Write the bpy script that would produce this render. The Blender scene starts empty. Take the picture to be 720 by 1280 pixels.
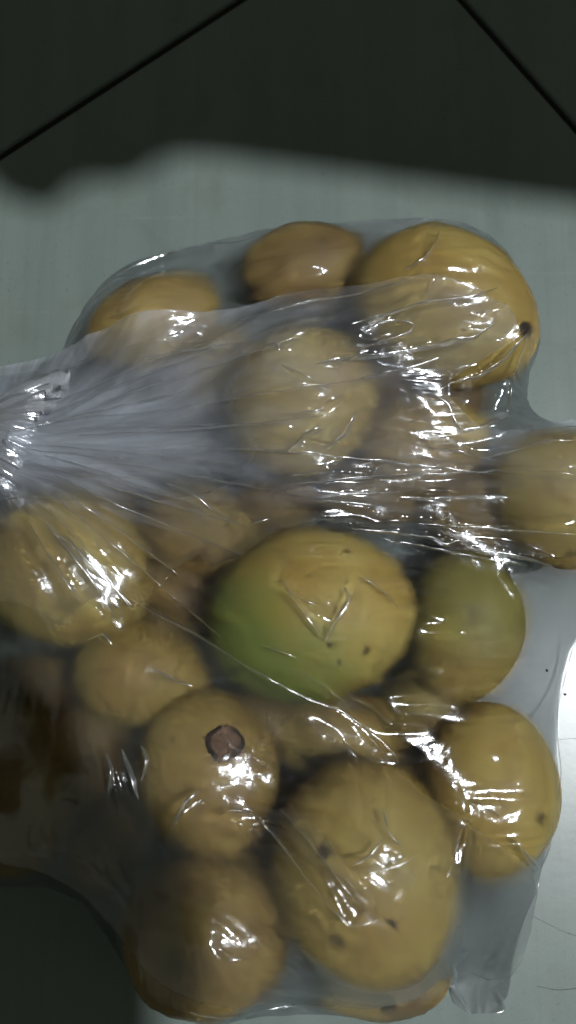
import bpy, bmesh, math, random
import numpy as np
from mathutils import Vector, Matrix
from mathutils.bvhtree import BVHTree

random.seed(4); rng = np.random.default_rng(11)
scene = bpy.context.scene
C = scene.collection

# ------------------------------------------------------------------ camera
F = 1050.0                       # focal length in photo pixels (720 x 1280)
TILT = math.radians(10.0)
CAM_H = 0.455
CAM = np.array([0.0, -CAM_H * math.tan(TILT), CAM_H])
cd = bpy.data.cameras.new('camera'); cam = bpy.data.objects.new('camera', cd); C.objects.link(cam)
cam.location = CAM; cam.rotation_euler = (TILT, 0, 0)
cd.sensor_fit = 'VERTICAL'; cd.sensor_height = 36; cd.lens = 36 * F / 1280
cd.clip_start = 0.01; cd.clip_end = 50
cd.dof.use_dof = True; cd.dof.focus_distance = 0.40; cd.dof.aperture_fstop = 5.6
scene.camera = cam

# ------------------------------------------------------------------ light
world = bpy.data.worlds.new('World'); scene.world = world; world.use_nodes = True
bg = world.node_tree.nodes['Background']
bg.inputs[0].default_value = (.96, 1.05, 0.86, 1); bg.inputs[1].default_value = 0.10
LAMP = np.array([0.98, -0.15, 2.3])
ld = bpy.data.lights.new('ceiling_lamp', 'AREA'); ld.shape = 'DISK'; ld.size = 0.045
ld.energy = 63; ld.color = (0.93, 0.97, 1.0)
lo = bpy.data.objects.new('ceiling_lamp', ld); C.objects.link(lo); lo.location = LAMP
lo.rotation_euler = (Vector((0, 0, 0)) - Vector(LAMP)).to_track_quat('-Z', 'Y').to_euler()

vs = scene.view_settings
scene.display_settings.display_device = 'sRGB'
vs.view_transform = 'Standard'; vs.look = 'None'; vs.gamma = 1; vs.exposure = 0; vs.use_curve_mapping = False
scene.render.engine = 'CYCLES'
cy = scene.cycles
cy.max_bounces = 7; cy.transparent_max_bounces = 24; cy.diffuse_bounces = 1; cy.glossy_bounces = 2; cy.transmission_bounces = 6
cy.use_adaptive_sampling = True; cy.adaptive_threshold = .09; cy.adaptive_min_samples = 16
cy.caustics_reflective = False; cy.caustics_refractive = True; cy.blur_glossy = 3.0; cy.sample_clamp_indirect = 4.0; cy.use_denoising = True

# ------------------------------------------------------------------ helpers
def ray(px, py):
    d = np.array([(px - 360) / F, -(py - 640) / F, -1.0])
    c, s = math.cos(TILT), math.sin(TILT)
    return np.array([d[0], c * d[1] - s * d[2], s * d[1] + c * d[2]])
def at(px, py, z=0.0):
    d = ray(px, py); return CAM + d * ((z - CAM[2]) / d[2])
def floor_poly(pts, z=0.0): return np.array([at(x, y, z)[:2] for x, y in pts])
def tag(o, label=None, cat=None, group=None, kind=None):
    if label: o['label'] = label
    if cat: o['category'] = cat
    if group: o['group'] = group
    if kind: o['kind'] = kind
    return o
def mesh_obj(name, verts, faces, mat, parent=None, smooth=True):
    me = bpy.data.meshes.new(name); me.from_pydata([tuple(v) for v in verts], [], [tuple(f) for f in faces]); me.update()
    if smooth: me.polygons.foreach_set('use_smooth', [True] * len(me.polygons))
    o = bpy.data.objects.new(name, me); C.objects.link(o); me.materials.append(mat)
    if parent: o.parent = parent
    return o
def grid_obj(name, V, Fq, mat, parent=None):
    me = bpy.data.meshes.new(name); n, m = len(V), len(Fq)
    me.vertices.add(n); me.vertices.foreach_set('co', np.ascontiguousarray(V, dtype=np.float32).ravel())
    me.loops.add(m * 4); me.loops.foreach_set('vertex_index', np.ascontiguousarray(Fq, dtype=np.int32).ravel())
    me.polygons.add(m); me.polygons.foreach_set('loop_start', np.arange(0, m * 4, 4, dtype=np.int32))
    me.polygons.foreach_set('use_smooth', np.ones(m, dtype=bool))
    me.update(); me.validate()
    o = bpy.data.objects.new(name, me); C.objects.link(o); me.materials.append(mat)
    if parent: o.parent = parent
    return o
GLINTS = [(160, 965, 35), (240, 1000, 40), (295, 1020, 35), (425, 755, 45), (360, 730, 30), (480, 1075, 50), (490, 955, 25), (580, 1060, 30), (655, 1065, 25), (350, 470, 60), (395, 550, 40), (440, 455, 50),
          (600, 490, 45), (215, 630, 50), (310, 655, 30), (215, 855, 40), (545, 310, 25), (450, 385, 60), (20, 560, 60), (200, 770, 30), (515, 750, 25), (250, 640, 30), (560, 1240, 40), (105, 780, 30)]
CALM = [(675, 800, 100), (600, 1150, 60), (85, 690, 115)]
def crumple_attr(o, V):
    """how strongly the film is crumpled at each vertex"""
    w = .05 + .15 * np.clip(vnoise(V[:, 0], V[:, 1], .02, 2, 88), 0, 1); px = F * (V[:, 0] - CAM[0]); c, s_ = math.cos(TILT), math.sin(TILT)
    dy, dz = V[:, 1] - CAM[1], V[:, 2] - CAM[2]; yc = c * dy + s_ * dz; zc = -(-s_ * dy + c * dz)
    px, py = 360 + px / zc, 640 - F * yc / zc
    for x, y, r in GLINTS: w += .45 * np.exp(-((px - x) ** 2 + (py - y) ** 2) / r ** 2)
    for x, y, r in CALM: w *= 1 - .95 * np.exp(-(((px - x) ** 2 + (py - y) ** 2) / r ** 2) ** 1.5)
    a = o.data.attributes.new('crumple', 'FLOAT', 'POINT'); a.data.foreach_set('value', np.clip(w, 0, 1.2).astype(np.float32)); return o
class NT:
    def __init__(s, name):
        s.m = bpy.data.materials.new(name); s.m.use_nodes = True; s.t = s.m.node_tree
        for n in list(s.t.nodes): s.t.nodes.remove(n)
        s.out = s.t.nodes.new('ShaderNodeOutputMaterial')
    def n(s, typ, ins=None, **kw):
        nd = s.t.nodes.new('ShaderNode' + typ)
        for k, v in kw.items(): setattr(nd, k, v)
        for k, v in (ins or {}).items(): s.put(nd.inputs[k], v)
        return nd
    def put(s, sock, v):
        if isinstance(v, bpy.types.NodeSocket): s.t.links.new(v, sock)
        elif isinstance(v, bpy.types.Node): s.t.links.new(v.outputs[0], sock)
        else:
            if isinstance(v, (tuple, list)) and len(v) == 3 and sock.type == 'RGBA': v = (*v, 1)
            sock.default_value = v
    def math(s, op, a, b=None, clamp=False):
        nd = s.n('Math', operation=op, use_clamp=clamp); s.put(nd.inputs[0], a)
        if b is not None: s.put(nd.inputs[1], b)
        return nd.outputs[0]
    def mix(s, f, a, b, blend='MIX'):
        nd = s.n('Mix', data_type='RGBA', blend_type=blend)
        s.put(nd.inputs[0], f); s.put(nd.inputs[6], a); s.put(nd.inputs[7], b); return nd.outputs[2]
    def ramp(s, f, stops):
        nd = s.n('ValToRGB'); s.put(nd.inputs[0], f); e = nd.color_ramp.elements
        while len(e) < len(stops): e.new(0.5)
        for el, (p, c) in zip(e, stops): el.position = p; el.color = (c, c, c, 1) if not isinstance(c, tuple) else (*c, 1)
        return nd.outputs[0]
    def noise(s, vec, scale, detail=3, rough=.55, dist=0):
        nd = s.n('TexNoise', {'Scale': scale, 'Detail': detail, 'Roughness': rough, 'Distortion': dist}); s.put(nd.inputs['Vector'], vec)
        return nd.outputs['Fac']
    def mapping(s, vec, scale=(1, 1, 1), rot=(0, 0, 0), loc=(0, 0, 0)):
        nd = s.n('Mapping'); s.put(nd.inputs[0], vec); nd.inputs['Scale'].default_value = scale
        nd.inputs['Rotation'].default_value = rot; nd.inputs['Location'].default_value = loc; return nd.outputs[0]

# ------------------------------------------------------------------ floor materials
def tile_material():
    m = NT('glazed_tile'); g = m.n('NewGeometry').outputs['Position']
    st = m.noise(m.mapping(g, (24, 1.6, 1), (0, 0, math.radians(-12))), 1.6, 4, .6, .6)
    st2 = m.noise(m.mapping(g, (210, 4, 1), (0, 0, math.radians(-14))), 1.0, 2)
    cl = m.noise(g, 7, 3)
    c = m.mix(m.ramp(st, [(.35, 0), (.68, 1)]), (.148, .186, .168), (.180, .216, .195))
    c = m.mix(m.math('MULTIPLY', m.ramp(st2, [(.55, 0), (.75, 1)]), .25), c, (.13, .15, .142))
    c = m.mix(m.math('MULTIPLY', m.ramp(cl, [(.4, 0), (.7, 1)]), .18), c, (.15, .158, .142))
    dirt = m.noise(g, 420, 2, .7)
    c = m.mix(m.math('MULTIPLY', m.ramp(dirt, [(.64, 0), (.74, 1)]), .5), c, (.06, .06, .05))
    fine = m.noise(g, 900, 2, .8); c = m.mix(m.math('MULTIPLY', m.ramp(fine, [(.35, 0), (.75, 1)]), .22), c, (.09, .11, .10))
    scr = m.noise(m.mapping(g, (9, 420, 1), (0, 0, math.radians(37))), 1.0, 3, .7, .4); c = m.mix(m.math('MULTIPLY', m.ramp(scr, [(.66, 0), (.72, 1)]), .25), c, (.26, .29, .27))
    stn = m.noise(g, 16, 5, .7, 1.0); c = m.mix(m.math('MULTIPLY', m.ramp(stn, [(.52, 0), (.72, 1)]), .30), c, (.105, .118, .098))
    r = m.n('MapRange', {'Value': m.noise(g, 14, 4, .65), 'To Min': .23, 'To Max': .42})
    b = m.n('Bump', {'Strength': .05, 'Distance': .001, 'Height': m.noise(g, 130, 4, .6)})
    p = m.n('BsdfPrincipled', {'Base Color': c, 'Roughness': r, 'Normal': b, 'IOR': 1.5})
    m.put(m.out.inputs[0], p); return m.m
def plain(name, col, rough=.6, noise_scale=60, var=.3):
    m = NT(name); g = m.n('TexCoord').outputs['Object']
    f = m.noise(g, noise_scale, 4, .6)
    c = m.mix(f, tuple(x * (1 - var) for x in col), tuple(min(1, x * (1 + var)) for x in col))
    b = m.n('Bump', {'Strength': .2, 'Distance': .0006, 'Height': f})
    m.put(m.out.inputs[0], m.n('BsdfPrincipled', {'Base Color': c, 'Roughness': rough, 'Normal': b})); return m.m
M_TILE = tile_material(); M_GROUT = plain('dark_grout', (.018, .018, .016), .9, 300)

# ------------------------------------------------------------------ floor: grout bed + tiles
pa, pb, pc, pd = at(0, 195), at(300, 0), at(577, 0), at(720, 160)
d1 = (pa - pb)[:2]; d1 /= np.linalg.norm(d1)
d2 = np.array([-d1[1], d1[0]]); d2 = d2 if d2 @ (pd - pc)[:2] > 0 else -d2
mid2 = ((pc + pd) / 2)[:2]
s = (mid2 - pb[:2]) @ d1
corner = pb[:2] + d1 * s              # where the two joints cross
TS, GAP = 0.60, 0.0042
fl = mesh_obj('floor', [(x, y, z) for z in (-.02, -.0025) for x, y in ((-1.3, -1.3), (1.3, -1.3), (1.3, 1.3), (-1.3, 1.3))],
              [(3, 2, 1, 0), (4, 5, 6, 7), (0, 1, 5, 4), (1, 2, 6, 5), (2, 3, 7, 6), (3, 0, 4, 7)], M_GROUT, smooth=False)
tag(fl, 'pale glazed floor tiles with dark recessed joints', kind='structure')
h = TS / 2 - GAP / 2; bv = .0012
tv = [(sx * a, sy * a, z) for a, z in ((h, -.006), (h, -bv), (h - bv * .4, -bv * .3), (h - bv, 0)) for sx, sy in ((-1, -1), (1, -1), (1, 1), (-1, 1))]
tf = [(12, 13, 14, 15)] + [(4 * k + i, 4 * k + (i + 1) % 4, 4 * k + 4 + (i + 1) % 4, 4 * k + 4 + i) for k in range(3) for i in range(4)]
tile0 = None
for i in (-1, 0):
    for j in (-1, 0):
        c = corner + d1 * (i + .5) * TS + d2 * (j + .5) * TS
        if tile0 is None:
            tile0 = mesh_obj('tile', tv, tf, M_TILE, fl, smooth=False); t = tile0
        else:
            t = tile0.copy(); C.objects.link(t); t.parent = fl
        t.location = (c[0], c[1], random.uniform(-.0003, 0) if (i, j) != (0, 0) else 0)
        t.rotation_euler = (0, 0, math.atan2(d1[1], d1[0]))

# ------------------------------------------------------------------ mangoes
def mango_points(nu, nv, a, b, c, bend, egg):
    """long axis x; returns verts, faces"""
    V, Fc = [], []
    V.append((-a, 0, bend * a))
    for i in range(1, nv):
        th = math.pi * i / nv; t = -math.cos(th); r = math.sin(th) ** .93 * (1 + egg * t - .05 * t * t)
        for k in range(nu):
            ph = 2 * math.pi * k / nu
            lob = 1 + .025 * math.cos(2 * ph + .6) * (1 - t * t)
            V.append((a * t, b * r * lob * math.cos(ph) + bend * b * (t * t - .4), c * r * math.sin(ph)))
    V.append((a, 0, bend * a))
    V[0] = (-a, bend * b * .6, 0); V[-1] = (a, bend * b * .6, 0)
    for k in range(nu): Fc.append((0, 1 + (k + 1) % nu, 1 + k))
    for i in range(nv - 2):
        for k in range(nu):
            A = 1 + i * nu; B = A + nu; Fc.append((A + k, A + (k + 1) % nu, B + (k + 1) % nu, B + k))
    last = len(V) - 1; A = 1 + (nv - 2) * nu
    for k in range(nu): Fc.append((last, A + k, A + (k + 1) % nu))
    return np.array(V), Fc

def skin_material(seed, warm, green, gdir, gpos, spots, dull=0.0):
    m = NT('mango_skin'); o = m.n('TexCoord').outputs['Object']; v = m.mapping(o, loc=(seed * 1.7, seed * .9, seed * 2.3))
    n1 = m.noise(v, 26, 4, .6); n2 = m.noise(v, 95, 4, .65)
    y1 = (.62, .475, .13); y2 = (.46, .30, .06); br = (.22, .125, .04)
    base = m.mix(m.ramp(n1, [(.40 - .2 * warm, 1), (.64 - .1 * warm, 0)]), y1, y2)
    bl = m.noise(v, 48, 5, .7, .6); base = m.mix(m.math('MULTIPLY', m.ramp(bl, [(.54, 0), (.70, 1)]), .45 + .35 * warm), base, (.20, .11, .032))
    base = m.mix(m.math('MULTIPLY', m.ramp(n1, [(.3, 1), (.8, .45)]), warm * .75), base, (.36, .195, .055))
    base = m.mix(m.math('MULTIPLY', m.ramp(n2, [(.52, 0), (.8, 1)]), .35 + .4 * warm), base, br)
    if green > 0:
        dt = m.n('VectorMath', {0: o, 1: gdir}, operation='DOT_PRODUCT').outputs['Value']
        s_ = m.math('ADD', m.math('MULTIPLY', m.math('ADD', dt, -gpos), 26), m.math('MULTIPLY', m.math('ADD', n1, -.5), 1.7))
        gm = m.math('MULTIPLY', m.n('MapRange', {'Value': s_, 'From Min': -.55, 'From Max': .6}, interpolation_type='SMOOTHSTEP').outputs[0], green)
        base = m.mix(gm, base, m.mix(n2, (.12, .165, .022), (.21, .24, .042)))
    sc_ = m.noise(m.mapping(v, (1, 1, 1), (.5, .2, .9)), 70, 5, .75, 1.2); base = m.mix(m.math('MULTIPLY', m.ramp(sc_, [(.60, 0), (.68, 1)]), .5), base, (.13, .075, .03))
    vo = m.n('TexVoronoi', {'Vector': v, 'Scale': 210, 'Randomness': 1.0})
    len_ = m.math('MULTIPLY', m.ramp(vo.outputs['Distance'], [(.12, 1), (.26, 0)]), m.ramp(m.noise(v, 50, 2), [(.45, 0), (.6, 1)]))
    base = m.mix(m.math('MULTIPLY', len_, .7), base, (.16, .09, .03))
    rv = m.mapping(o); nz = m.n('TexNoise', {'Scale': 120, 'Detail': 3}); m.put(nz.inputs['Vector'], v)
    wob = m.n('VectorMath', {0: nz.outputs['Color'], 1: (.5, .5, .5)}, operation='SUBTRACT')
    for (p, r, k) in spots:
        sc = m.n('VectorMath', {0: wob.outputs[0]}, operation='SCALE'); sc.inputs['Scale'].default_value = r * 1.5
        q = m.n('VectorMath', {0: o, 1: sc.outputs[0]}, operation='ADD')
        dd = m.n('VectorMath', {0: q.outputs[0], 1: tuple(p)}, operation='DISTANCE').outputs['Value']
        f = m.n('MapRange', {'Value': dd, 'From Min': r * .25, 'From Max': r * 1.3, 'To Min': k, 'To Max': 0}, interpolation_type='SMOOTHSTEP')
        base = m.mix(f.outputs[0], base, (.035, .02, .010))
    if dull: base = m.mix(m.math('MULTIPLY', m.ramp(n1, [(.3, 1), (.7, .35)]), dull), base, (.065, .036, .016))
    hgt = m.math('ADD', m.math('MULTIPLY', n2, .6), m.math('MULTIPLY', len_, -.3))
    b = m.n('Bump', {'Strength': .25, 'Distance': .0008, 'Height': hgt})
    p = m.n('BsdfPrincipled', {'Base Color': base, 'Roughness': m.n('MapRange', {'Value': n1, 'To Min': .52, 'To Max': .68}), 'Normal': b})
    m.put(m.out.inputs[0], p); return m.m
M_SCAR = plain('scar_brown', (.20, .11, .06), .8, 500, .5); M_RIM = plain('scar_rim', (.03, .017, .012), .85, 500, .5)
M_STEM = plain('stem_brown', (.045, .028, .016), .85, 400, .5)

# cx, cy, half-long px, half-short px, angle (image, ccw), z of centre, roll, warm, green, green dir (image x,y up), green offset, spots[(px,py,r_mm,k)], stem px, stem kind, label
MANGOES = [
 (558, 389, 118, 93, -24, .052, 0, .25, 0, (1,0), 0, [(480,470,3,.5)], (655,412), 'stub', 'large yellow mango with a black stem tip stretching the upper corner of the bag'),
 (382, 342, 78, 60, 5, .029, 0, 1.0, 0, (1,0), 0, [(400,300,5,.35)], None, '', 'orange-brown mango against the bag edge behind the large black-tipped mango'),
 (192, 410, 84, 58, 18, .024, 0, .7, 0, (1,0), 0, [], None, '', 'blurred yellow mango alone under the upper film between the knot and the orange-brown one'),
 (376, 505, 92, 84, 75, .060, 0, .3, 0, (1,0), 0, [(300,470,2,.4)], None, '', 'bright yellow mango under the gathered film with many small white glints'),
 (522, 558, 84, 64, 5, .030, 0, .55, 0, (1,0), 0, [(560,560,3,.3)], None, '', 'tan yellow mango half hidden below the large black-tipped mango'),
 (706, 622, 98, 84, 0, .048, 0, .3, .25, (-1,-.2), .03, [(712,690,3,.5)], None, '', 'yellow mango strapped under the long straight film folds on the outer side'),
 (92, 716, 106, 88, -22, .046, 0, .2, .15, (-1,0), .03, [], None, '', 'yellow mango directly below the knot with fan creases over it'),
 (255, 672, 80, 62, -12, .030, 0, .8, 0, (1,0), 0, [(250,700,5,.5)], None, '', 'dim brownish mango wedged between the knot-side mango and the green one'),
 (387, 770, 124, 101, 12, .062, 0, .0, 1, (-.72,-.69), .004, [(435,692,2.6,.6),(517,745,4.2,.95),(458,812,2.2,.8),(412,805,1.6,.9),(424,828,1.6,.6),(459,729,1.6,.7),(520,770,2.5,.7)], None, '', 'two-tone mango, half green and half yellow, with dark specks'),
 (574, 785, 97, 75, 78, .034, 0, .5, .62, (-.1,1), -.022, [(590,765,7,.35)], None, '', 'dull green mango beside the two-tone mango, yellow towards its lower end'),
 (180, 842, 86, 64, -6, .045, 0, .5, .5, (-1,.1), .018, [], None, '', 'pale mango with a greenish end resting above the scarred mango'),
 (264, 962, 102, 84, 103, .054, 0, .8, 0, (1,0), 0, [(215,926,1.4,.7),(235,985,4,.25)], (281,929), 'scar', 'brownish yellow mango with a round brown stem scar facing up'),
 (457, 1085, 134, 106, 100, .062, 0, .35, 0, (1,0), 0, [(407,1065,4.2,.95),(491,1154,2.0,1),(420,1176,4.4,.75),(484,1150,1.2,.9)], None, '', 'big yellow mango with one dark round spot under the folded pocket of film'),
 (608, 985, 104, 86, 82, .040, 0, .1, .15, (1,0), .02, [(676,1022,4,.7)], None, '', 'olive yellow mango at the outer bag edge with a brown mark on its rim'),
 (262, 1160, 108, 94, 35, .042, 0, .95, 0, (1,0), 0, [(215,1200,5,.4)], None, '', 'amber mango at the bag bottom below the scarred mango'),
 (478, 1228, 84, 42, 4, .020, 0, .7, 0, (1,0), 0, [], (484,1253), 'stub', 'low brownish mango with a dark stem end under the spotted big mango'),
 (415, 915, 84, 50, -8, .022, 0, .6, 0, (1,0), 0, [], None, '', 'tan mango deep in the gap between the two-tone mango and the spotted one'),
 (12, 985, 104, 84, 80, .040, 0, .9, 0, (1,0), 0, [], None, '', 'brown mango lost in shade in the darkest corner of the bag'),
 (592, 638, 74, 56, 5, .027, 0, 1.0, 0, (1,0), 0, [], None, '', 'brown mango deep below the long straight film folds'),
 (225, 748, 62, 48, -30, .022, 0, 1.0, 0, (1,0), 0, [], None, '', 'dark brown mango deep in the gap beside the green half of the two-tone mango'),
 (520, 885, 62, 50, 20, .022, 0, 1.0, .4, (0,1), .0, [], None, '', 'mango darkened as gap shade at the bottom of the hollow between the dull green and the spotted mango'),
 (118, 930, 72, 56, 70, .027, 0, .9, 0, (1,0), 0, [], None, '', 'shaded brown mango low beside the scarred mango'),
 (348, 1035, 60, 44, 80, .020, 0, .9, 0, (1,0), 0, [], None, '', 'shaded mango deep in the cleft between the scarred and the spotted mango'),
 (275, 470, 60, 50, 40, .022, 0, .7, 0, (1,0), 0, [], None, '', 'low mango faintly seen through the milky gathered film'),
 (470, 470, 60, 46, 20, .020, 0, 1.0, 0, (1,0), 0, [], None, '', 'dark mango in the gap under the large black-tipped mango'),
]
for x, y, a_, b_, g_, lb in ((45, 862, 62, 48, 20, 'added dark filler mango between the knot-side mango and the darkest corner'), (142, 1045, 62, 50, 70, 'added dark filler mango between the scarred mango and the amber one at the bag bottom'),
        (455, 628, 64, 48, -5, 'added dark filler mango beside the yellow half of the two-tone mango'), (345, 640, 56, 44, 30, 'added dark filler mango between the two-tone mango and the milky gathered film'),
        (335, 900, 54, 42, -40, 'added dark filler mango between the green half of the two-tone mango and the scarred one'), (335, 1110, 52, 42, 85, 'added dark filler mango between the amber mango and the spotted big one'),
        (500, 1000, 50, 40, 60, 'added dark filler mango between the spotted and the olive yellow mango'), (120, 640, 60, 46, 10, 'added dark filler mango under the gathered film beside the knot-side mango'),
        (555, 500, 50, 40, 30, 'added dark filler mango in the hollow under the clear film beside the black stem tip')):
    MANGOES.append((x, y, a_, b_, g_, .022, 0, 1.0, 0, (1, 0), 0, [], None, '', lb))  # added fillers, coloured dark so the gaps between fruit read as shaded
fruit_V, fruit_F, off = [], [], 0
DULL = {1: .65, 2: .5, 4: .20, 5: .22, 6: .15, 7: .6, 8: 0, 9: .25, 10: .15, 11: .15, 12: 0, 13: .1, 14: .3, 15: .75, 16: .5, 17: .6, 20: 1, 23: .4}  # browner skin; high values also paint gap shade onto the deep mangoes
fruit_list = []
for i, (cx, cy_, a, b, ang, zc, roll, warm, green, gdir, goff, spots, stem, skind, label) in enumerate(MANGOES):
    c = at(cx, cy_, zc); dep = -(ray(cx, cy_) @ np.array([0, 0, 1])) ; dist = (CAM[2] - zc) / dep   # depth along view axis
    A, B = a / F * dist, b / F * dist
    A *= 1.01; B *= 1.01
    cz = min(B * .93, zc - .0015)
    V, Fc = mango_points(44, 30, A, B, cz, random.uniform(.03, .10) * random.choice((-1, 1)), random.uniform(-.09, .09))
    th = math.radians(ang); R = np.array([[math.cos(th), -math.sin(th), 0], [math.sin(th), math.cos(th), 0], [0, 0, 1]])
    tl = random.uniform(-.06, .06); R = R @ np.array([[math.cos(tl), 0, -math.sin(tl)], [0, 1, 0], [math.sin(tl), 0, math.cos(tl)]])
    V = V @ R.T
    # gentle hand-made lumpiness
    k = rng.normal(size=(3, 3)) * 38; ph = rng.uniform(0, 6.28, 3)
    V = V * (1 + .010 * sum(np.sin(V @ k[q] + ph[q]) for q in range(3)))[:, None]
    lowest = V[:, 2].min()
    if c[2] + lowest < .0016: c = c.copy(); c[2] = .0016 - lowest
    bvh = BVHTree.FromPolygons([Vector(v) for v in V], Fc)
    def hit(px, py):
        r = bvh.ray_cast(Vector(CAM - c), Vector(ray(px, py)).normalized())
        if r[0] is None: r = bvh.find_nearest(Vector(at(px, py, c[2]) - c))
        return r[0], r[1]
    sp = [(hit(x, y)[0], r * .001, kk) for x, y, r, kk in spots]
    sp = [(p + 0 * p, r, kk) for p, r, kk in sp]
    gd = Vector((gdir[0], gdir[1], 0)).normalized()
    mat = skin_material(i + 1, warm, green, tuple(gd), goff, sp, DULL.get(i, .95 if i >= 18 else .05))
    root = bpy.data.objects.new('mango', None); C.objects.link(root); root.location = c; root.empty_display_size = .02
    tag(root, label, 'mango', 'mangoes in the plastic bag')
    mesh_obj('skin', V, Fc, mat, root)
    if stem:
        p, nrm = hit(*stem); nrm = Vector(nrm); q = nrm.to_track_quat('Z', 'Y').to_matrix()
        if skind == 'scar':
            vv, ff = [], []; nn = 28
            prof = [(.0, .0006), (.0030, .0004), (.0046, .0005), (.0056, .0009), (.0064, .0010), (.0074, -.0002)]
            for r_, z_ in prof:
                for k2 in range(nn):
                    t2 = 2 * math.pi * k2 / nn; rr = r_ * (1 + .07 * math.sin(2 * t2 + 1) + .04 * math.sin(3 * t2 + 2) + .02 * math.sin(7 * t2)) * (1 + .12 * math.sin(t2) ** 2)
                    rr *= 1 + .05 * math.sin(4 * t2 + 40 * r_ * 20); vv.append(p + q @ Vector((rr * math.cos(t2), rr * math.sin(t2) * 1.08, z_ + random.uniform(-.00022, .00022))))
            for k1 in range(len(prof) - 1):
                for k2 in range(nn): ff.append((k1 * nn + k2, k1 * nn + (k2 + 1) % nn, (k1 + 1) * nn + (k2 + 1) % nn, (k1 + 1) * nn + k2))
            sc = mesh_obj('stem_scar', vv, ff, M_SCAR, root); sc.data.materials.append(M_RIM)
            for pi, po in enumerate(sc.data.polygons): po.material_index = 1 if pi // nn >= 3 and math.sin(2 * math.pi * (pi % nn) / nn * 2 + .8) > -.75 else 0
        else:
            vv, ff = [], []; nn = 12
            prof = [(.0, .0030), (.0016, .0032), (.0024, .0022), (.0026, .0008), (.0042, -.0006)]
            for r_, z_ in prof:
                for k2 in range(nn):
                    t2 = 2 * math.pi * k2 / nn; rr = r_ * random.uniform(.85, 1.15)
                    vv.append(p + q @ Vector((rr * math.cos(t2), rr * math.sin(t2), z_)))
            for k1 in range(len(prof) - 1):
                for k2 in range(nn): ff.append((k1 * nn + k2, k1 * nn + (k2 + 1) % nn, (k1 + 1) * nn + (k2 + 1) % nn, (k1 + 1) * nn + k2))
            mesh_obj('stem', vv, ff, M_STEM, root)
    fruit_V.append(V + c); fruit_F += [tuple(x + off for x in f) for f in Fc]; off += len(V)
    fruit_list.append((V + c, Fc))
FV = np.concatenate(fruit_V); FB = BVHTree.FromPolygons([Vector(v) for v in FV], fruit_F)

# ------------------------------------------------------------------ film: draped, buckled sheets
X0, X1, Y0, Y1 = -.26, .272, -.32, .24
class Level:
    def __init__(s, gs):
        s.gs = gs; s.nx = int(round((X1 - X0) / gs)) + 1; s.ny = int(round((Y1 - Y0) / gs)) + 1
        s.x, s.y = np.meshgrid(X0 + np.arange(s.nx) * gs, Y0 + np.arange(s.ny) * gs)
L4, L2, L1 = Level(.004), Level(.002), Level(.001)
H0 = np.zeros((L2.ny, L2.nx)); dn = Vector((0, 0, -1))
for j in range(L2.ny):
    for i in range(L2.nx):
        r = FB.ray_cast(Vector((L2.x[j, i], L2.y[j, i], .3)), dn, .3)
        if r[0] is not None: H0[j, i] = r[0].z

def upsample(A, n=2):
    ny, nx = A.shape[:2]
    y = np.linspace(0, ny - 1, (ny - 1) * n + 1); x = np.linspace(0, nx - 1, (nx - 1) * n + 1)
    j = np.minimum(y.astype(int), ny - 2); i = np.minimum(x.astype(int), nx - 2)
    fy = (y - j)[:, None]; fx = (x - i)[None, :]
    if A.ndim == 3: fy = fy[..., None]; fx = fx[..., None]
    J, I = j[:, None], i[None, :]
    return (A[J, I] * (1 - fy) * (1 - fx) + A[J + 1, I] * fy * (1 - fx) + A[J, I + 1] * (1 - fy) * fx + A[J + 1, I + 1] * fy * fx)
def sample(A, x, y, gs=.002):
    u = np.clip((x - X0) / gs, 0, A.shape[1] - 1.001); v = np.clip((y - Y0) / gs, 0, A.shape[0] - 1.001)
    i = u.astype(np.int32); j = v.astype(np.int32); fx = u - i; fy = v - j
    return A[j, i] * (1 - fx) * (1 - fy) + A[j, i + 1] * fx * (1 - fy) + A[j + 1, i] * (1 - fx) * fy + A[j + 1, i + 1] * fx * fy
def inside(poly, x, y):
    r = np.zeros(x.shape, bool); n = len(poly)
    for k in range(n):
        ax, ay = poly[k]; bx, by = poly[(k + 1) % n]
        c = ((ay > y) != (by > y)); t = (y - ay) / (by - ay if by != ay else 1e-9)
        r ^= c & (x < ax + t * (bx - ax))
    return r
def nearest_on(poly, x, y, closed=True):
    bd = np.full(x.shape, 1e9); bx_ = x.copy(); by_ = y.copy(); n = len(poly)
    for k in range(n if closed else n - 1):
        a = poly[k]; b = poly[(k + 1) % n]; d = b - a; L2_ = d @ d + 1e-12
        t = np.clip(((x - a[0]) * d[0] + (y - a[1]) * d[1]) / L2_, 0, 1)
        qx, qy = a[0] + t * d[0], a[1] + t * d[1]; dd = (x - qx) ** 2 + (y - qy) ** 2
        m = dd < bd; bd = np.where(m, dd, bd); bx_ = np.where(m, qx, bx_); by_ = np.where(m, qy, by_)
    return bx_, by_, np.sqrt(bd)
def smooth_poly(p, it=2):
    for _ in range(it):
        q = np.roll(p, -1, 0); p = np.stack([p * .75 + q * .25, p * .25 + q * .75], 1).reshape(-1, 2)
    return p
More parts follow.
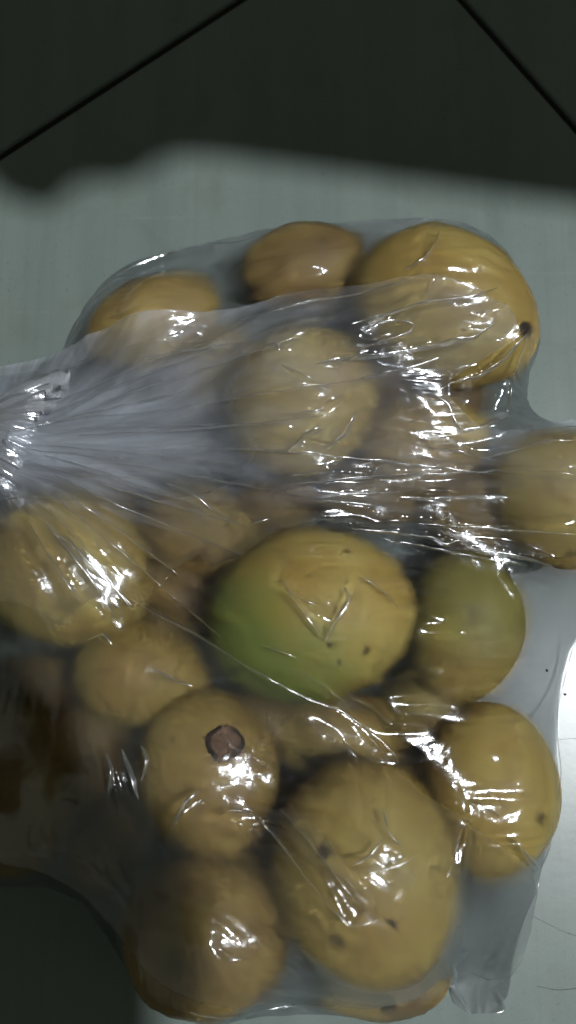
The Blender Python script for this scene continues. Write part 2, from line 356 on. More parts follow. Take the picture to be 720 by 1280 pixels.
def vnoise(xg, yg, scale, octaves=3, seed=0):
    r = np.random.default_rng(seed); u = xg / scale + 31.3; v = yg / scale + 17.9
    out = np.zeros_like(u); amp = 1
    for o in range(octaves):
        T = r.uniform(-1, 1, (64, 64)); iu = np.floor(u).astype(int); iv = np.floor(v).astype(int); fu = u - iu; fv = v - iv
        fu = fu * fu * (3 - 2 * fu); fv = fv * fv * (3 - 2 * fv)
        g = lambda a, b: T[(iv + b) % 64, (iu + a) % 64]
        out += amp * (g(0, 0) * (1 - fu) * (1 - fv) + g(1, 0) * fu * (1 - fv) + g(0, 1) * (1 - fu) * fv + g(1, 1) * fu * fv)
        amp *= .5; u, v = (u * .8 - v * .6) * 2.03 + 7.1, (u * .6 + v * .8) * 2.03 + 3.3
    return out
def lap(A):
    B = np.pad(A, [(1, 1), (1, 1)] + [(0, 0)] * (A.ndim - 2), mode='edge')
    return B[:-2, 1:-1] + B[2:, 1:-1] + B[1:-1, :-2] + B[1:-1, 2:] - 4 * A
def membrane(Hobs, pin, pinz, sag, it, z):
    for k in range(it):
        z = z + lap(z) * .24 - sag; z = np.maximum(z, Hobs); z = np.where(pin, pinz, z)
    return z
def buckle(P, L, act, pin, obs, it, bend=.012, push=0.0, eps=.0006):
    """relax an over-long sheet lying on a height obstacle; P (ny,nx,3), L rest lengths"""
    w = (act & ~pin).astype(float); fixed = P[pin].copy(); S = slice
    def solve(sa, sb, Lr, k):
        a, b = P[sa], P[sb]; wa, wb = w[sa], w[sb]; d = b - a; l = np.sqrt((d * d).sum(-1)) + 1e-9
        ws = wa + wb; m = np.where(act[sa] & act[sb] & (ws > 0), (l - Lr) / l / np.maximum(ws, 1), 0) * k
        P[sa] = a + d * (m * wa)[..., None]; P[sb] = b - d * (m * wb)[..., None]
    Lh, Lv, La, Lb = L
    for k in range(it):
        for o in (0, 1):
            sa, sb = (S(None), S(o, -1, 2)), (S(None), S(o + 1, None, 2)); solve(sa, sb, Lh[sa], .9)
            sa, sb = (S(o, -1, 2), S(None)), (S(o + 1, None, 2), S(None)); solve(sa, sb, Lv[sa], .9)
            sa, sb = (S(o, -1, 2), S(None, -1)), (S(o + 1, None, 2), S(1, None)); solve(sa, sb, La[S(o, -1, 2)], .6)
            sa, sb = (S(o, -1, 2), S(1, None)), (S(o + 1, None, 2), S(None, -1)); solve(sa, sb, Lb[S(o, -1, 2)], .6)
        P -= (bend * lap(lap(P))) * w[..., None]
        if push: P[..., 2] += push * w
        hz = sample(obs, P[..., 0], P[..., 1]) + eps
        P[..., 2] = np.where(w > 0, np.maximum(P[..., 2], hz), P[..., 2]); P[pin] = fixed
    return P
def rest(P, u, perp, along):
    """rest lengths: longer than now across the pull direction u, a little shorter along it"""
    def f(d, c):
        l = np.sqrt((d * d).sum(-1)); e = d[..., :2] / (np.sqrt((d[..., :2] ** 2).sum(-1))[..., None] + 1e-9)
        k = (e[..., 0] * u[c][..., 0] + e[..., 1] * u[c][..., 1]) ** 2
        return l * (1 + perp[c] * (1 - k) + along[c] * k)
    S = slice; Lh = np.zeros(P.shape[:2]); Lv = Lh.copy()
    Lh[:, :-1] = f(P[:, 1:] - P[:, :-1], (S(None), S(None, -1))); Lv[:-1] = f(P[1:] - P[:-1], (S(None, -1), S(None)))
    La = f(P[1:, 1:] - P[:-1, :-1], (S(None, -1), S(None, -1))); Lb = f(P[1:, :-1] - P[:-1, 1:], (S(None, -1), S(1, None)))
    return Lh, Lv, np.concatenate([La, La[-1:]]), np.concatenate([Lb, Lb[-1:]])
KNOT = (-22, 548)
def ridge_field(lv, ridges, warp=.0015, seed=5):
    """sharp creases along photo lines carried onto the film: (pixels, height mm, width mm)"""
    out = np.zeros_like(lv.x)
    wx = lv.x + vnoise(lv.x, lv.y, .012, 2, seed) * warp; wy = lv.y + vnoise(lv.x, lv.y, .012, 2, seed + 1) * warp
    for pts, hmm, wmm in ridges:
        pl = np.array([at(x, y, .065)[:2] for x, y in pts]); qx, qy, d = nearest_on(pl, wx, wy, False)
        ends = np.minimum(np.hypot(qx - pl[0][0], qy - pl[0][1]), np.hypot(qx - pl[-1][0], qy - pl[-1][1]))
        t = np.clip(1 - d / (wmm * .001), 0, 1)
        out += hmm * .001 * t * t * np.clip(.25 + ends / .012, 0, 1)
    return out
def film_sheet(poly, obstacle, pin_edge=True, edge_z=.0014, excess=(.055, .055, .03), ridges=(), sag=6e-5, it=(80, 90, 40), seed=1, bend=(.004, .0025, .0025), swirl=(.5, .9, 2.5), gap=.0008, extra=None, lift=None):
    P = None
    for li, lv in enumerate((L4, L2, L1)):
        ob2 = obstacle
        ob = obstacle[::2, ::2] if li == 0 else (obstacle if li == 1 else upsample(obstacle))
        ins = inside(poly, lv.x, lv.y); dil = ins.copy()
        for dy in (-1, 0, 1):
            for dx in (-1, 0, 1): dil |= np.roll(np.roll(ins, dy, 0), dx, 1)
        rim = dil & ~ins; qx, qy, _ = nearest_on(poly, lv.x[rim], lv.y[rim])
        if li == 0:
            pin = ~ins if pin_edge else np.zeros_like(ins)
            z = membrane(np.where(ins | (not pin_edge), ob + gap, 0), pin, edge_z, sag, 500, ob.copy())
            P = np.stack([lv.x, lv.y, z], -1)
        else:
            P = upsample(P)
        if pin_edge:
            P[rim] = np.stack([qx, qy, np.full(len(qx), edge_z)], -1); pin = rim | ~dil
        else:
            zr = sample(P[..., 2], qx, qy, lv.gs) if li == 0 else P[rim][:, 2]
            P[rim, 0] = qx; P[rim, 1] = qy; P[rim, 2] = zr; pin = ~dil
        wgt = np.where(pin, 0, 1)
        if li == 1 and len(ridges): P[..., 2] += ridge_field(lv, ridges) * wgt
        if li == 1 and extra is not None: P[..., 2] += extra(lv) * wgt
        sc = (.050, .026, .012)[li]
        kx, ky = at(KNOT[0] - 60, KNOT[1], .06)[:2]
        ang = np.arctan2(lv.y - ky, lv.x - kx) + vnoise(lv.x, lv.y, .05, 2, seed + 77) * swirl[li]
        u = np.stack([np.cos(ang), np.sin(ang)], -1)
        n = np.clip(vnoise(lv.x, lv.y, sc, 2, seed + li) + .25, 0, 1.3)
        for cx_, cy_2, cr in CALM:
            cp = at(cx_, cy_2, .03); n = n * (1 - .8 * np.exp(-((lv.x - cp[0]) ** 2 + (lv.y - cp[1]) ** 2) / (cr / F * .42) ** 2))
        L = rest(P, u, excess[li] * n, -.12 * excess[li] * n)
        P[..., 2] += np.abs(vnoise(lv.x, lv.y, sc * .2, 2, seed + 9 + li)) * (.0016, .0006, .0002)[li] * wgt * np.clip(n * 2, 0, 1)
        P = buckle(P, L, dil, pin, obstacle, it[li], bend[li], push=(2e-5, 0, 0)[li])
    q = dil[:-1, :-1] & dil[1:, :-1] & dil[:-1, 1:] & dil[1:, 1:]
    idx = np.arange(lv.nx * lv.ny).reshape(lv.ny, lv.nx)
    Fq = np.stack([idx[:-1, :-1], idx[:-1, 1:], idx[1:, 1:], idx[1:, :-1]], -1)[q]
    used = np.unique(Fq); mp = np.zeros(lv.nx * lv.ny, int); mp[used] = np.arange(len(used))
    return P.reshape(-1, 3)[used], mp[Fq], np.where(dil[::2, ::2], P[::2, ::2, 2], 0)

def film_material(name, haze=.06, gloss=.07, rough=.14, blur=.3, tint=(.975, .98, .985), bump=.6, fade=False, stretch=(1, 1, 1), milk=(.80, .80, .80)):
    m = NT(name); g = m.n('TexCoord').outputs['Object']
    fac = m.n('LayerWeight', {'Blend': .5}).outputs['Facing']
    dn_ = m.n('TexNoise', {'Vector': g, 'Scale': 60.0, 'Detail': 2.0}); dv = m.n('VectorMath', {0: dn_.outputs['Color']}, operation='SCALE'); dv.inputs['Scale'].default_value = .012
    gv = m.n('VectorMath', {0: m.mapping(g, stretch, (.4, .3, .7)), 1: dv.outputs[0]}, operation='ADD').outputs[0]
    vo = m.n('TexVoronoi', {'Vector': gv, 'Scale': 75.0, 'Randomness': 1.0}, distance='MANHATTAN')
    big = m.noise(g, 34, 2, .6)
    hgt = m.math('ADD', m.math('MULTIPLY', vo.outputs['Distance'], m.n('Attribute', attribute_name='crumple').outputs['Fac']), m.math('MULTIPLY', m.noise(g, 300, 2, .6, .8), .10))
    b = m.n('Bump', {'Strength': bump, 'Distance': .0025, 'Height': hgt})
    graz = m.math('POWER', fac, 3.0)
    gf = m.math('ADD', m.math('MULTIPLY', graz, .32), gloss, True)
    spot = m.math('ADD', m.math('MULTIPLY', big, 1.2), .4)
    if fade:      # the film bunches up (milkier) towards the tie and thins out below it
        sp = m.n('SeparateXYZ', {0: g}); kx, ky = at(KNOT[0] - 60, KNOT[1], .07)[:2]
        dx = m.math('ADD', sp.outputs['X'], -kx); dy = m.math('ADD', sp.outputs['Y'], -ky)
        an = m.math('ARCTAN2', dy, dx); rr = m.math('SQRT', m.math('ADD', m.math('MULTIPLY', dx, dx), m.math('MULTIPLY', dy, dy)))
        pol = m.n('CombineXYZ', {0: m.math('MULTIPLY', an, 1.0), 1: m.math('MULTIPLY', rr, 1.6), 2: 0.0})
        st = m.noise(pol, 11, 3, .6, .5); st2 = m.noise(pol, 34, 2, .6, .3)
        m.put(b.inputs['Height'], m.math('ADD', m.math('ADD', m.math('MULTIPLY', st, 1.8), m.math('MULTIPLY', st2, .15)), m.math('MULTIPLY', hgt, .15)))
        f1 = m.n('MapRange', {'Value': m.math('ADD', sp.outputs['Y'], m.math('MULTIPLY', m.math('ADD', st, -.5), .04)), 'From Min': at(0, 672, .07)[1], 'From Max': at(0, 575, .07)[1], 'To Min': .06, 'To Max': 1}, interpolation_type='SMOOTHSTEP')
        f2 = m.n('MapRange', {'Value': sp.outputs['X'], 'From Min': at(60, 600, .07)[0], 'From Max': at(480, 600, .07)[0], 'To Min': 1, 'To Max': .26}, interpolation_type='SMOOTHSTEP')
        spot = m.math('MULTIPLY', m.ramp(st, [(.30, .4), (.5, .9), (.72, 1.7)]), m.math('MULTIPLY', f1.outputs[0], f2.outputs[0]))
        spot = m.math('MULTIPLY', spot, m.n('Attribute', attribute_name='thick').outputs['Fac'])
    hf = m.math('MULTIPLY', m.math('MULTIPLY', m.math('ADD', m.math('MULTIPLY', graz, 1.8), 1.0), haze), spot, True)
    tr = m.n('BsdfTransparent', {'Color': tint})
    if blur > 0:
        rf = m.n('BsdfRefraction', {'Color': tint, 'Roughness': .5, 'IOR': 1.25}); tr = m.n('MixShader', {0: blur, 1: tr, 2: rf})
    df = m.n('BsdfDiffuse', {'Color': milk}); tl = m.n('BsdfTranslucent', {'Color': milk})
    hz = m.n('MixShader', {0: .5, 1: df, 2: tl})
    s1 = m.n('MixShader', {0: hf, 1: tr, 2: hz})
    gl = m.n('BsdfGlossy', {'Color': (.95, .96, 1.0), 'Roughness': rough, 'Normal': b})
    s2 = m.n('MixShader', {0: gf, 1: s1, 2: gl})
    m.put(m.out.inputs[0], s2); return m.m
M_FILM = film_material('clear_film', .007, blur=.65)
M_FLAP = film_material('clear_flap_film', .012, blur=.3)
M_BOT = film_material('bottom_film', .02, .02, .25, blur=0, bump=.05)
M_FOLD = film_material('gathered_film', .38, .06, .14, .3, fade=True, milk=(.80, .84, .94), stretch=(.16, 1.1, 1))
M_NECK = film_material('tied_film', .34, .25, .16, 0, milk=(.78, .81, .86))
M_CREASE = film_material('crease_film', .05, .45, .22, 0, bump=.3)

bag = bpy.data.objects.new('plastic_bag', None); C.objects.link(bag); bag.empty_display_size = .05
tag(bag, 'clear crinkled plastic bag with its gathered neck tied, full of mangoes', 'plastic bag')

OUT = [(72, 452), (92, 405), (132, 345), (196, 316), (330, 288), (450, 275), (545, 270), (600, 282), (648, 325), (672, 405), (655, 500), (668, 536),
       (730, 520), (830, 560), (840, 690), (770, 740), (716, 800), (700, 862), (697, 930), (694, 1010), (676, 1100), (645, 1180), (634, 1268), (572, 1268),
       (556, 1215), (500, 1272), (330, 1268), (212, 1262), (150, 1190), (90, 1110), (-40, 1110), (-130, 1000), (-110, 840), (-70, 700), (-90, 560), (-30, 470)]
poly = smooth_poly(floor_poly(OUT, .002), 1)
def rays(specs, r0=30):
    out = []
    for ang, r1, hmm, wmm in specs:
        t = math.radians(ang); c, s_ = math.cos(t), -math.sin(t)
        out.append(([(KNOT[0] + c * r, KNOT[1] + s_ * r) for r in np.linspace(r0, r1, 5)], hmm, wmm))
    return out
MAIN_R = [([(165, 748), (192, 764), (258, 802)], 5, 7), ([(345, 700), (352, 735), (412, 790)], 4, 7), ([(412, 790), (440, 735)], 4, 6),
          ([(545, 292), (508, 336)], 3, 6), ([(545, 492), (600, 468), (661, 415)], 5, 7), ([(661, 415), (635, 525)], 5, 7), ([(540, 490), (575, 540), (640, 525)], 4, 8),
          ([(132, 940), (160, 1000)], 4, 8), ([(165, 935), (185, 990)], 4, 7), ([(215, 1030), (250, 985)], 4, 8), ([(255, 1015), (330, 1020)], 4, 8),
          ([(560, 1200), (575, 1265)], 4, 8), ([(640, 700), (700, 850)], 3, 10)] + rays([(-42, 250, 4, 8), (-55, 300, 4, 9), (-66, 260, 3, 8), (-35, 420, 4, 8), (28, 300, 3, 9), (20, 420, 3, 9)])
# air caught under the film keeps it off the smaller fruit
HB = H0.copy()
for x, y, r_, hz_ in ((205, 385, 95, .066), (385, 335, 70, .070), (575, 790, 75, .076), (175, 835, 80, .074), (615, 950, 80, .074), (245, 680, 70, .072), (130, 960, 60, .062), (600, 620, 80, .066)):
    c_ = at(x, y, hz_); dd = np.hypot(L2.x - c_[0], L2.y - c_[1]) / (r_ / F * .39)
    HB = np.maximum(HB, hz_ * np.clip(1 - .55 * dd ** 2, 0, 1) * (dd < 1.0))
V, Fq, H1 = film_sheet(poly, HB, True, ridges=MAIN_R, seed=3)
film = crumple_attr(grid_obj('film', V, Fq, M_FILM, bag), V)
bm_ = smooth_poly(floor_poly(OUT, .001), 1)
mesh_obj('bottom_film', [(x, y, .0009) for x, y in bm_], [tuple(range(len(bm_)))], M_BOT, bag)

# loose outer layers of film lying on the first one
def at_film(px, py, Hm):
    z = .06
    for _ in range(6): p = at(px, py, z); z = float(sample(Hm, np.array([p[0]]), np.array([p[1]]))[0])
    return at(px, py, z)[:2]
def maxfilt(A, r=1):
    B = A.copy()
    for dy in range(-r, r + 1):
        for dx in range(-r, r + 1): B = np.maximum(B, np.roll(np.roll(A, dy, 0), dx, 1))
    return B
def layer(name, px, Hm, mat, seed, ridges=(), curl=.0018, gap=.0012, smooth=1, soft=0, **kw):
    pl = np.array([at_film(x, y, Hm) for x, y in px]); pl = smooth_poly(pl, smooth)
    def extra(lv):
        d = nearest_on(pl, lv.x, lv.y)[2]; w = .35 + .65 * np.clip(vnoise(lv.x, lv.y, .02, 2, seed + 5) + .5, 0, 1)
        return curl * np.exp(-(d / .0025) ** 2) * w
    V, Fq, Hn = film_sheet(pl, maxfilt(Hm, 1), False, ridges=ridges, seed=seed, gap=gap, extra=extra, **kw)
    o = crumple_attr(grid_obj(name, V, Fq, mat, bag), V); d = nearest_on(pl, V[:, 0], V[:, 1])[2]
    th = np.ones(len(V)) if soft == 0 else np.clip(d / soft, 0, 1) ** 1.3
    o.data.attributes.new('thick', 'FLOAT', 'POINT').data.foreach_set('value', th.astype(np.float32))
    return np.maximum(Hm, Hn)
FLAP = [(-70, 655), (70, 660), (140, 712), (188, 756), (258, 800), (330, 848), (420, 885), (465, 918), (505, 975), (590, 1030), (668, 1085), (650, 1175), (622, 1225), (556, 1205), (500, 1250), (330, 1248), (225, 1240), (160, 1180), (90, 1090), (-70, 1040)]
H2 = layer('loose_flap', FLAP, H1, M_FLAP, 23, ridges=[([(130, 935), (150, 1000)], 4, 6), ([(210, 1035), (255, 985)], 4, 8), ([(575, 1020), (560, 1090)], 3, 6), ([(430, 925), (440, 945)], 2, 4), ([(640, 1050), (668, 1085)], 3, 5)], it=(40, 60, 30))
POCKET = [(318, 1022), (352, 1030), (400, 1092), (438, 1160), (472, 1148), (466, 1118), (405, 1040), (362, 1002)]
H2 = layer('folded_pocket', POCKET, H2, M_FLAP, 31, curl=.003, smooth=0, it=(10, 30, 20))
FAN = [(-70, 470), (0, 462), (80, 446), (250, 398), (400, 368), (515, 347), (575, 352), (640, 396), (650, 425), (600, 455), (548, 486), (600, 545), (700, 540), (800, 560), (800, 690), (690, 706), (560, 690), (470, 662), (370, 650), (275, 715), (240, 690), (170, 770), (130, 735), (75, 800), (30, 745), (-70, 770)]
FAN_R = [([(330, 382), (430, 366), (520, 350)], 3, 6), ([(440, 440), (520, 400), (530, 382), (440, 395)], 4, 6), ([(430, 470), (560, 440), (640, 398)], 5, 8), ([(340, 605), (480, 595), (600, 588), (715, 594)], 5, 5), ([(400, 620), (520, 616), (640, 620)], 3, 5),
         ([(360, 630), (500, 648), (600, 658), (715, 664)], 5, 5), ([(470, 660), (560, 676), (640, 690), (690, 706)], 5, 5), ([(540, 562), (600, 570), (660, 560), (715, 548)], 4, 6),
         ([(540, 562), (596, 572)], 4, 5), ([(345, 430), (330, 470), (380, 455)], 3, 5), ([(330, 545), (380, 560), (440, 515)], 4, 6)] + \
        rays([(a_, r_, 4.5, 9) for a_, r_ in ((27, 260), (21, 380), (16, 470), (11, 330), (6, 420), (1, 350), (-4, 420), (-9, 380), (-14, 330), (-20, 300), (-30, 260), (-42, 250), (-55, 260))], 20)
H3 = layer('gathered_fan', FAN, H2, M_FOLD, 41, curl=.0010, ridges=FAN_R, it=(50, 70, 30), excess=(.05, .04, .008))
FAN2 = [(-70, 480), (20, 470), (110, 455), (240, 430), (330, 430), (280, 500), (330, 560), (290, 615), (150, 632), (40, 628), (-70, 640)]
H3 = layer('neck_layer', FAN2, H3, M_FOLD, 53, curl=.0004, soft=.022, ridges=rays([(a_, r_, 4.5, 8) for a_, r_ in ((24, 190), (17, 260), (12, 200), (7, 300), (2, 220), (-4, 300), (-9, 220), (-15, 260))], 10), it=(30, 60, 30))

# the tied neck: pleats drawn together, flaring again past the tie
def pleated_neck():
    nk, nl = 150, 46; V, Fq = [], []
    zc = float(sample(H3, *[np.array([v]) for v in at_film(25, 548, H3)])[0]) - .004
    A = at(48, 552, zc - .012); B = at(-120, 520, .035); ax = B - A; Ln = np.linalg.norm(ax); ax /= Ln
    sd = np.cross(ax, [0, 0, 1]); sd /= np.linalg.norm(sd); up = np.cross(sd, ax)
    ph = rng.uniform(0, 6.28, 8)
    for i in range(nl):
        t = i / (nl - 1); R = .0085 + .020 * abs(t - .42) ** 1.25 / .42 ** 1.25 * (1 if t < .42 else .8)
        for k in range(nk):
            q = 2 * math.pi * k / nk
            pl = .55 * abs(math.sin(9.5 * q + 1.2 * math.sin(3 * q + ph[0]) + 2.5 * t)) + .3 * abs(math.sin(17 * q + ph[1] - 2 * t)) + .12 * math.sin(31 * q + ph[2] + 9 * t)
            r = R * (.62 + .48 * pl) * (1 + .10 * math.sin(2 * q + ph[3] + 6 * t))
            p = A + ax * Ln * (t + .01 * math.sin(5 * q + ph[4])) + sd * r * 1.35 * math.cos(q) + up * r * .75 * math.sin(q)
            p = p - up * .010 * max(0, 1 - t / .22) ** 2 + up * .004 * math.sin(t * 5); V.append(p)
    for i in range(nl - 1):
        for k in range(nk): Fq.append((i * nk + k, i * nk + (k + 1) % nk, (i + 1) * nk + (k + 1) % nk, (i + 1) * nk + k))
    return np.array(V), np.array(Fq)
V, Fq = pleated_neck(); o = crumple_attr(grid_obj('tied_neck', V, Fq, M_NECK, bag), V); o.data.attributes.new('thick', 'FLOAT', 'POINT').data.foreach_set('value', np.ones(len(V), np.float32))

# pinched creases standing up from the film, along the folds
CREASES = [
 ([(165, 750), (190, 765), (225, 782), (258, 800), (300, 828), (345, 853), (390, 875), (425, 887), (450, 905), (475, 925), (495, 945), (503, 968)], 1.6, 2.2),
 ([(262, 1026), (285, 1012), (322, 1018), (336, 1036), (365, 1075), (400, 1120), (437, 1158), (468, 1150)], 1.8, 2.0),
 ([(350, 1010), (385, 1050), (420, 1095), (448, 1130)], 1.0, 1.6),
 ([(345, 608), (420, 601), (520, 592), (620, 588), (680, 590), (718, 594)], 1.5, 1.8), ([(520, 655), (600, 660), (660, 664), (718, 669)], 1.3, 1.6),
 ([(440, 661), (500, 668), (540, 672), (556, 682), (575, 674), (592, 688), (640, 695), (692, 708)], 1.8, 2.4), ([(480, 674), (560, 690), (660, 708)], 1.2, 1.6),
 ([(500, 622), (560, 623), (635, 622)], 1.4, 4.0), ([(390, 622), (440, 617), (500, 616)], 1.0, 2.5), ([(365, 626), (430, 628), (490, 634)], 1.0, 1.6),
 ([(300, 402), (400, 374), (470, 362), (516, 350)], 1.3, 2.5), ([(430, 442), (470, 430), (512, 416), (520, 405), (490, 401), (450, 410)], 1.3, 1.6),
 ([(395, 455), (440, 448), (520, 436), (590, 424), (618, 406)], 1.8, 4.0), ([(440, 405), (520, 380), (590, 372), (622, 360)], 1.1, 2.5), ([(450, 474), (500, 462), (548, 448)], 1.3, 3),
 ([(549, 290), (546, 306), (526, 328), (508, 337)], 1.8, 2.6), ([(540, 492), (565, 478), (600, 470), (625, 455), (660, 416)], 1.6, 2.4), ([(660, 418), (650, 445), (636, 505), (638, 524)], 1.5, 2.0),
 ([(543, 494), (560, 505), (575, 540), (600, 535), (636, 522)], 1.2, 3.0), ([(527, 550), (542, 562), (592, 570)], 1.4, 1.8), ([(600, 575), (640, 564), (680, 552), (718, 550)], 1.2, 2),
 ([(342, 728), (352, 724), (362, 742), (386, 775), (408, 802)], 1.5, 2.0), ([(408, 802), (418, 778), (438, 748), (430, 734)], 1.6, 4.0), ([(354, 736), (375, 748), (398, 756)], 1.0, 1.8), ([(330, 808), (350, 815), (370, 822)], .8, 1.6), ([(450, 722), (470, 732), (490, 748), (498, 760)], 1.0, 1.8),
 ([(85, 668), (105, 700), (132, 752), (148, 782)], 1.0, 1.6), ([(60, 660), (100, 690), (150, 742), (168, 760)], .8, 1.6), ([(205, 604), (240, 616), (275, 645), (308, 660)], 1.2, 2.2), ([(308, 660), (322, 652), (338, 648)], 1.3, 3),
 ([(558, 1098), (570, 1060), (578, 1034)], 1.3, 2.0), ([(640, 1045), (655, 1065), (672, 1088)], 1.6, 3.0), ([(598, 1003), (612, 1012), (624, 1020)], 1.2, 2.5), ([(214, 1036), (228, 1008), (250, 984)], 1.4, 3.6),
 ([(132, 940), (140, 965), (136, 995)], 1.6, 4.5), ([(152, 936), (162, 962), (174, 1000)], 1.6, 4.0), ([(176, 932), (184, 950), (178, 976)], 1.4, 3.5),
 ([(440, 1082), (462, 1070), (480, 1048)], 1.2, 2.5), ([(460, 1092), (500, 1082), (524, 1066)], 1.2, 2.2), ([(478, 1010), (484, 1040), (502, 1058)], 1.0, 2.0), ([(432, 925), (437, 940), (446, 946)], 1.0, 2.4),
 ([(330, 432), (346, 430), (350, 440)], 1.2, 3), ([(352, 455), (372, 466), (392, 474)], 1, 2), ([(352, 518), (380, 516), (402, 512)], 1, 2), ([(360, 565), (380, 545), (405, 535)], 1.3, 4), ([(410, 560), (430, 545), (446, 515)], 1.3, 3),
 ([(567, 1205), (572, 1240), (588, 1266)], 1.2, 3.0), ([(612, 1266), (632, 1262), (622, 1238)], 1.2, 3.0), ([(110, 800), (128, 790), (140, 806)], 1.0, 2.5), ([(190, 835), (215, 850), (240, 858)], 1.0, 3.0),
 ([(20, 540), (60, 528), (120, 520), (180, 517)], .9, 1.4), ([(30, 560), (110, 570), (190, 580)], .9, 1.4), ([(25, 575), (90, 592), (190, 600)], .9, 1.4), ([(30, 520), (100, 490), (190, 452), (270, 424)], .9, 1.6), ([(160, 455), (220, 440), (290, 428)], .8, 1.6),
]
H4 = maxfilt(H3, 1)
HS = H4.copy()
for _ in range(6): HS = HS + lap(HS) * .2
def crease(pts, hmm, wmm, k):
    r = np.random.default_rng(k + 7)
    p = np.array([at_film(x, y, HS) for x, y in pts]); seg = np.r_[0, np.cumsum(np.hypot(*np.diff(p, axis=0).T))]
    n = max(6, int(seg[-1] / .0011)); t = np.linspace(0, seg[-1], n); q = np.stack([np.interp(t, seg, p[:, i]) for i in (0, 1)], -1)
    for _ in range(3): q[1:-1] = q[1:-1] * .5 + (q[:-2] + q[2:]) * .25
    d = np.gradient(q, axis=0); d /= np.linalg.norm(d, axis=1)[:, None] + 1e-9; nn = np.stack([-d[:, 1], d[:, 0]], -1)
    wob = np.interp(np.arange(n), np.arange(0, n + 4, 4), r.normal(0, 1, len(np.arange(0, n + 4, 4))))
    env = np.minimum(1, np.minimum(np.arange(n), np.arange(n)[::-1]) / max(3, n * .18)) ** .7
    w = wmm * .00062 * (.15 + .85 * env) * (1 + .12 * wob); hh = hmm * .001 * env * np.clip(1 + .15 * np.roll(wob, 3), .3, 2); lean = .35 * np.sin(np.arange(n) * .13 + k)
    prof = [(-1, -.15), (-.7, .2), (-.45, .6), (-.18, .92), (.1, 1.0), (.35, .8), (.6, .4), (.8, .1), (1, -.15)]
    V = []
    for a_, b_ in prof:
        xy = q + nn * ((a_ + lean * max(b_, 0)) * w / 2)[:, None] + nn * (wob * .00018)[:, None]
        V.append(np.c_[xy, np.maximum(sample(HS, xy[:, 0], xy[:, 1]), 0) + .0005 + b_ * hh])
    V = np.concatenate(V); Fq = [(j * n + i, j * n + i + 1, (j + 1) * n + i + 1, (j + 1) * n + i) for j in range(len(prof) - 1) for i in range(n - 1)]
    crumple_attr(grid_obj('crease', V, np.array(Fq), M_CREASE, bag), V)
CREASES += [([(82, 442), (97, 405), (135, 350), (198, 320), (262, 304), (330, 292)], .9, 2.0), ([(642, 1180), (674, 1100), (690, 1010)], .8, 1.6), ([(722, 795), (703, 860), (698, 930), (695, 1000)], .8, 1.6), ([(215, 1258), (330, 1264), (450, 1266)], .8, 1.6)]
for a_, r0_, r1_ in ((21, 90, 330), (17, 150, 420), (13, 70, 260), (9, 200, 480), (5, 80, 300), (1.5, 120, 430), (-2, 260, 640), (-6, 70, 330), (-10, 110, 420), (-15, 80, 300), (-21, 120, 330), (-27, 100, 360), (-33, 120, 300), (-39, 110, 400), (-46, 120, 290), (-53, 130, 270), (-61, 120, 240)):
    b_ = rng.uniform(-3, 3); CREASES.append(([(KNOT[0] + math.cos(math.radians(a_ + b_ * t_)) * (r0_ + (r1_ - r0_) * t_), KNOT[1] - math.sin(math.radians(a_ + b_ * t_)) * (r0_ + (r1_ - r0_) * t_)) for t_ in np.linspace(0, 1, 7)], rng.uniform(.8, 1.3), rng.uniform(1.2, 2.2)))
for k, (pts, hmm, wmm) in enumerate(CREASES): crease(pts, hmm, wmm, k)

# ------------------------------------------------------------------ dirt on the tiles
M_HAIR = plain('hair_dark', (.02, .018, .016), .5, 100); M_CRUMB = plain('crumb_dark', (.02, .016, .012), .9, 900)
def hair(px, label, rad=.00007):
    p = np.array([at(x, y, .0003) for x, y in px]); t = np.linspace(0, len(p) - 1, 26); q = np.stack([np.interp(t, np.arange(len(p)), p[:, i]) for i in range(3)], -1)
    for _ in range(5): q[1:-1] = q[1:-1] * .5 + (q[:-2] + q[2:]) * .25
    V, Fc = [], []
    for i in range(len(q)):
        d = q[min(i + 1, len(q) - 1)] - q[max(i - 1, 0)]; d /= np.linalg.norm(d); s1 = np.cross(d, [0, 0, 1]); s1 /= np.linalg.norm(s1); s2 = np.cross(s1, d)
        for k in range(6): V.append(q[i] + rad * (s1 * math.cos(k * math.pi / 3) + s2 * math.sin(k * math.pi / 3)))
    for i in range(len(q) - 1):
        for k in range(6): Fc.append((i * 6 + k, i * 6 + (k + 1) % 6, i * 6 + 6 + (k + 1) % 6, i * 6 + 6 + k))
    tag(mesh_obj('hair', V, Fc, M_HAIR), label, 'hair', 'hairs on the tiles')
hair([(650, 1138), (672, 1148), (700, 1163), (726, 1172), (748, 1168)], 'thin dark curved hair on the tile beside the loose bag corner')
hair([(672, 1233), (696, 1238), (730, 1235)], 'short dark hair on the tile beyond the tail of the bag')
hair([(694, 925), (712, 923), (745, 924)], 'straight fine hair on the bright tile touching the bag edge')
def crumb(px, py, r, label, z=0.0):
    bm = bmesh.new(); bmesh.ops.create_icosphere(bm, subdivisions=1, radius=r)
    for v in bm.verts: v.co = Vector((v.co.x * random.uniform(.5, 1.3), v.co.y * random.uniform(.7, 1.6), v.co.z * random.uniform(.4, .8)))
    zl = min(v.co.z for v in bm.verts); me = bpy.data.meshes.new('crumb'); bm.to_mesh(me); me.materials.append(M_CRUMB)
    o = bpy.data.objects.new('crumb', me); C.objects.link(o); p = at(px, py, z); o.location = (p[0], p[1], z - zl); tag(o, label, 'crumb', 'dark crumbs')
crumb(706, 868, .0008, 'black crumb on the bright tile just outside the bag edge')
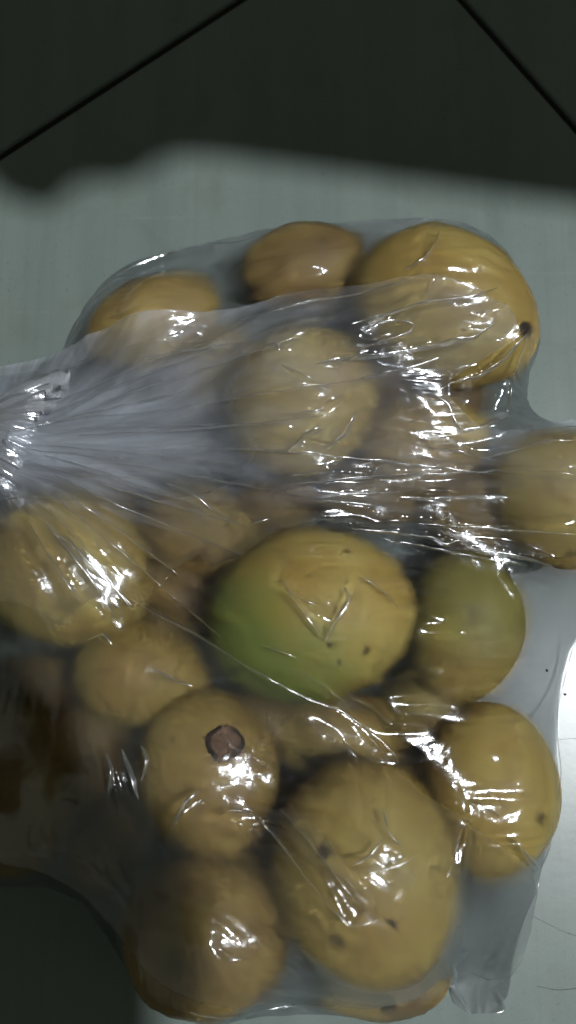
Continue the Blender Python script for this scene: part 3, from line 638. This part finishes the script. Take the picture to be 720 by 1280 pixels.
zz = float(sample(H4, *[np.array([v]) for v in at_film(683, 838, H4)])[0]); crumb(683, 838, .0008, 'dark crumb stuck on the smooth film near the bag edge', zz + .0002)

# ------------------------------------------------------------------ added unseen board on legs, cut to cast the floor shadows
M_WOOD = plain('dark_wood', (.12, .07, .04), .6, 30, .4)
HO = .85
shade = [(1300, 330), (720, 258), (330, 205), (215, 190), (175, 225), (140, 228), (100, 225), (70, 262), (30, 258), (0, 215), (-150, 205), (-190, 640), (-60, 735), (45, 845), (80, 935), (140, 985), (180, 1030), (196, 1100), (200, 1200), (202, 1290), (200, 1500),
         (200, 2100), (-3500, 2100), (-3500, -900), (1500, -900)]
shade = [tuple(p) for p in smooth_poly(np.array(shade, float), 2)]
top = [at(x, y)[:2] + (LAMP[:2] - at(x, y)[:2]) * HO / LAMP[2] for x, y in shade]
tb = bpy.data.objects.new('shade_caster', None); C.objects.link(tb)
tag(tb, 'added out-of-view wooden board on legs, cut out to cast the floor shadows', 'shade_caster')
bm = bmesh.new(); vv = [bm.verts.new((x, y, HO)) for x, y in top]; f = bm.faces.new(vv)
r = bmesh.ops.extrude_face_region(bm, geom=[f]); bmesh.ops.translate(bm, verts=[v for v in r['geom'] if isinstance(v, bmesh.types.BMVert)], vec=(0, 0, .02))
bmesh.ops.recalc_face_normals(bm, faces=bm.faces); me = bpy.data.meshes.new('shade_caster_top'); bm.to_mesh(me); me.materials.append(M_WOOD)
o = bpy.data.objects.new('shade_caster_top', me); C.objects.link(o); o.parent = tb
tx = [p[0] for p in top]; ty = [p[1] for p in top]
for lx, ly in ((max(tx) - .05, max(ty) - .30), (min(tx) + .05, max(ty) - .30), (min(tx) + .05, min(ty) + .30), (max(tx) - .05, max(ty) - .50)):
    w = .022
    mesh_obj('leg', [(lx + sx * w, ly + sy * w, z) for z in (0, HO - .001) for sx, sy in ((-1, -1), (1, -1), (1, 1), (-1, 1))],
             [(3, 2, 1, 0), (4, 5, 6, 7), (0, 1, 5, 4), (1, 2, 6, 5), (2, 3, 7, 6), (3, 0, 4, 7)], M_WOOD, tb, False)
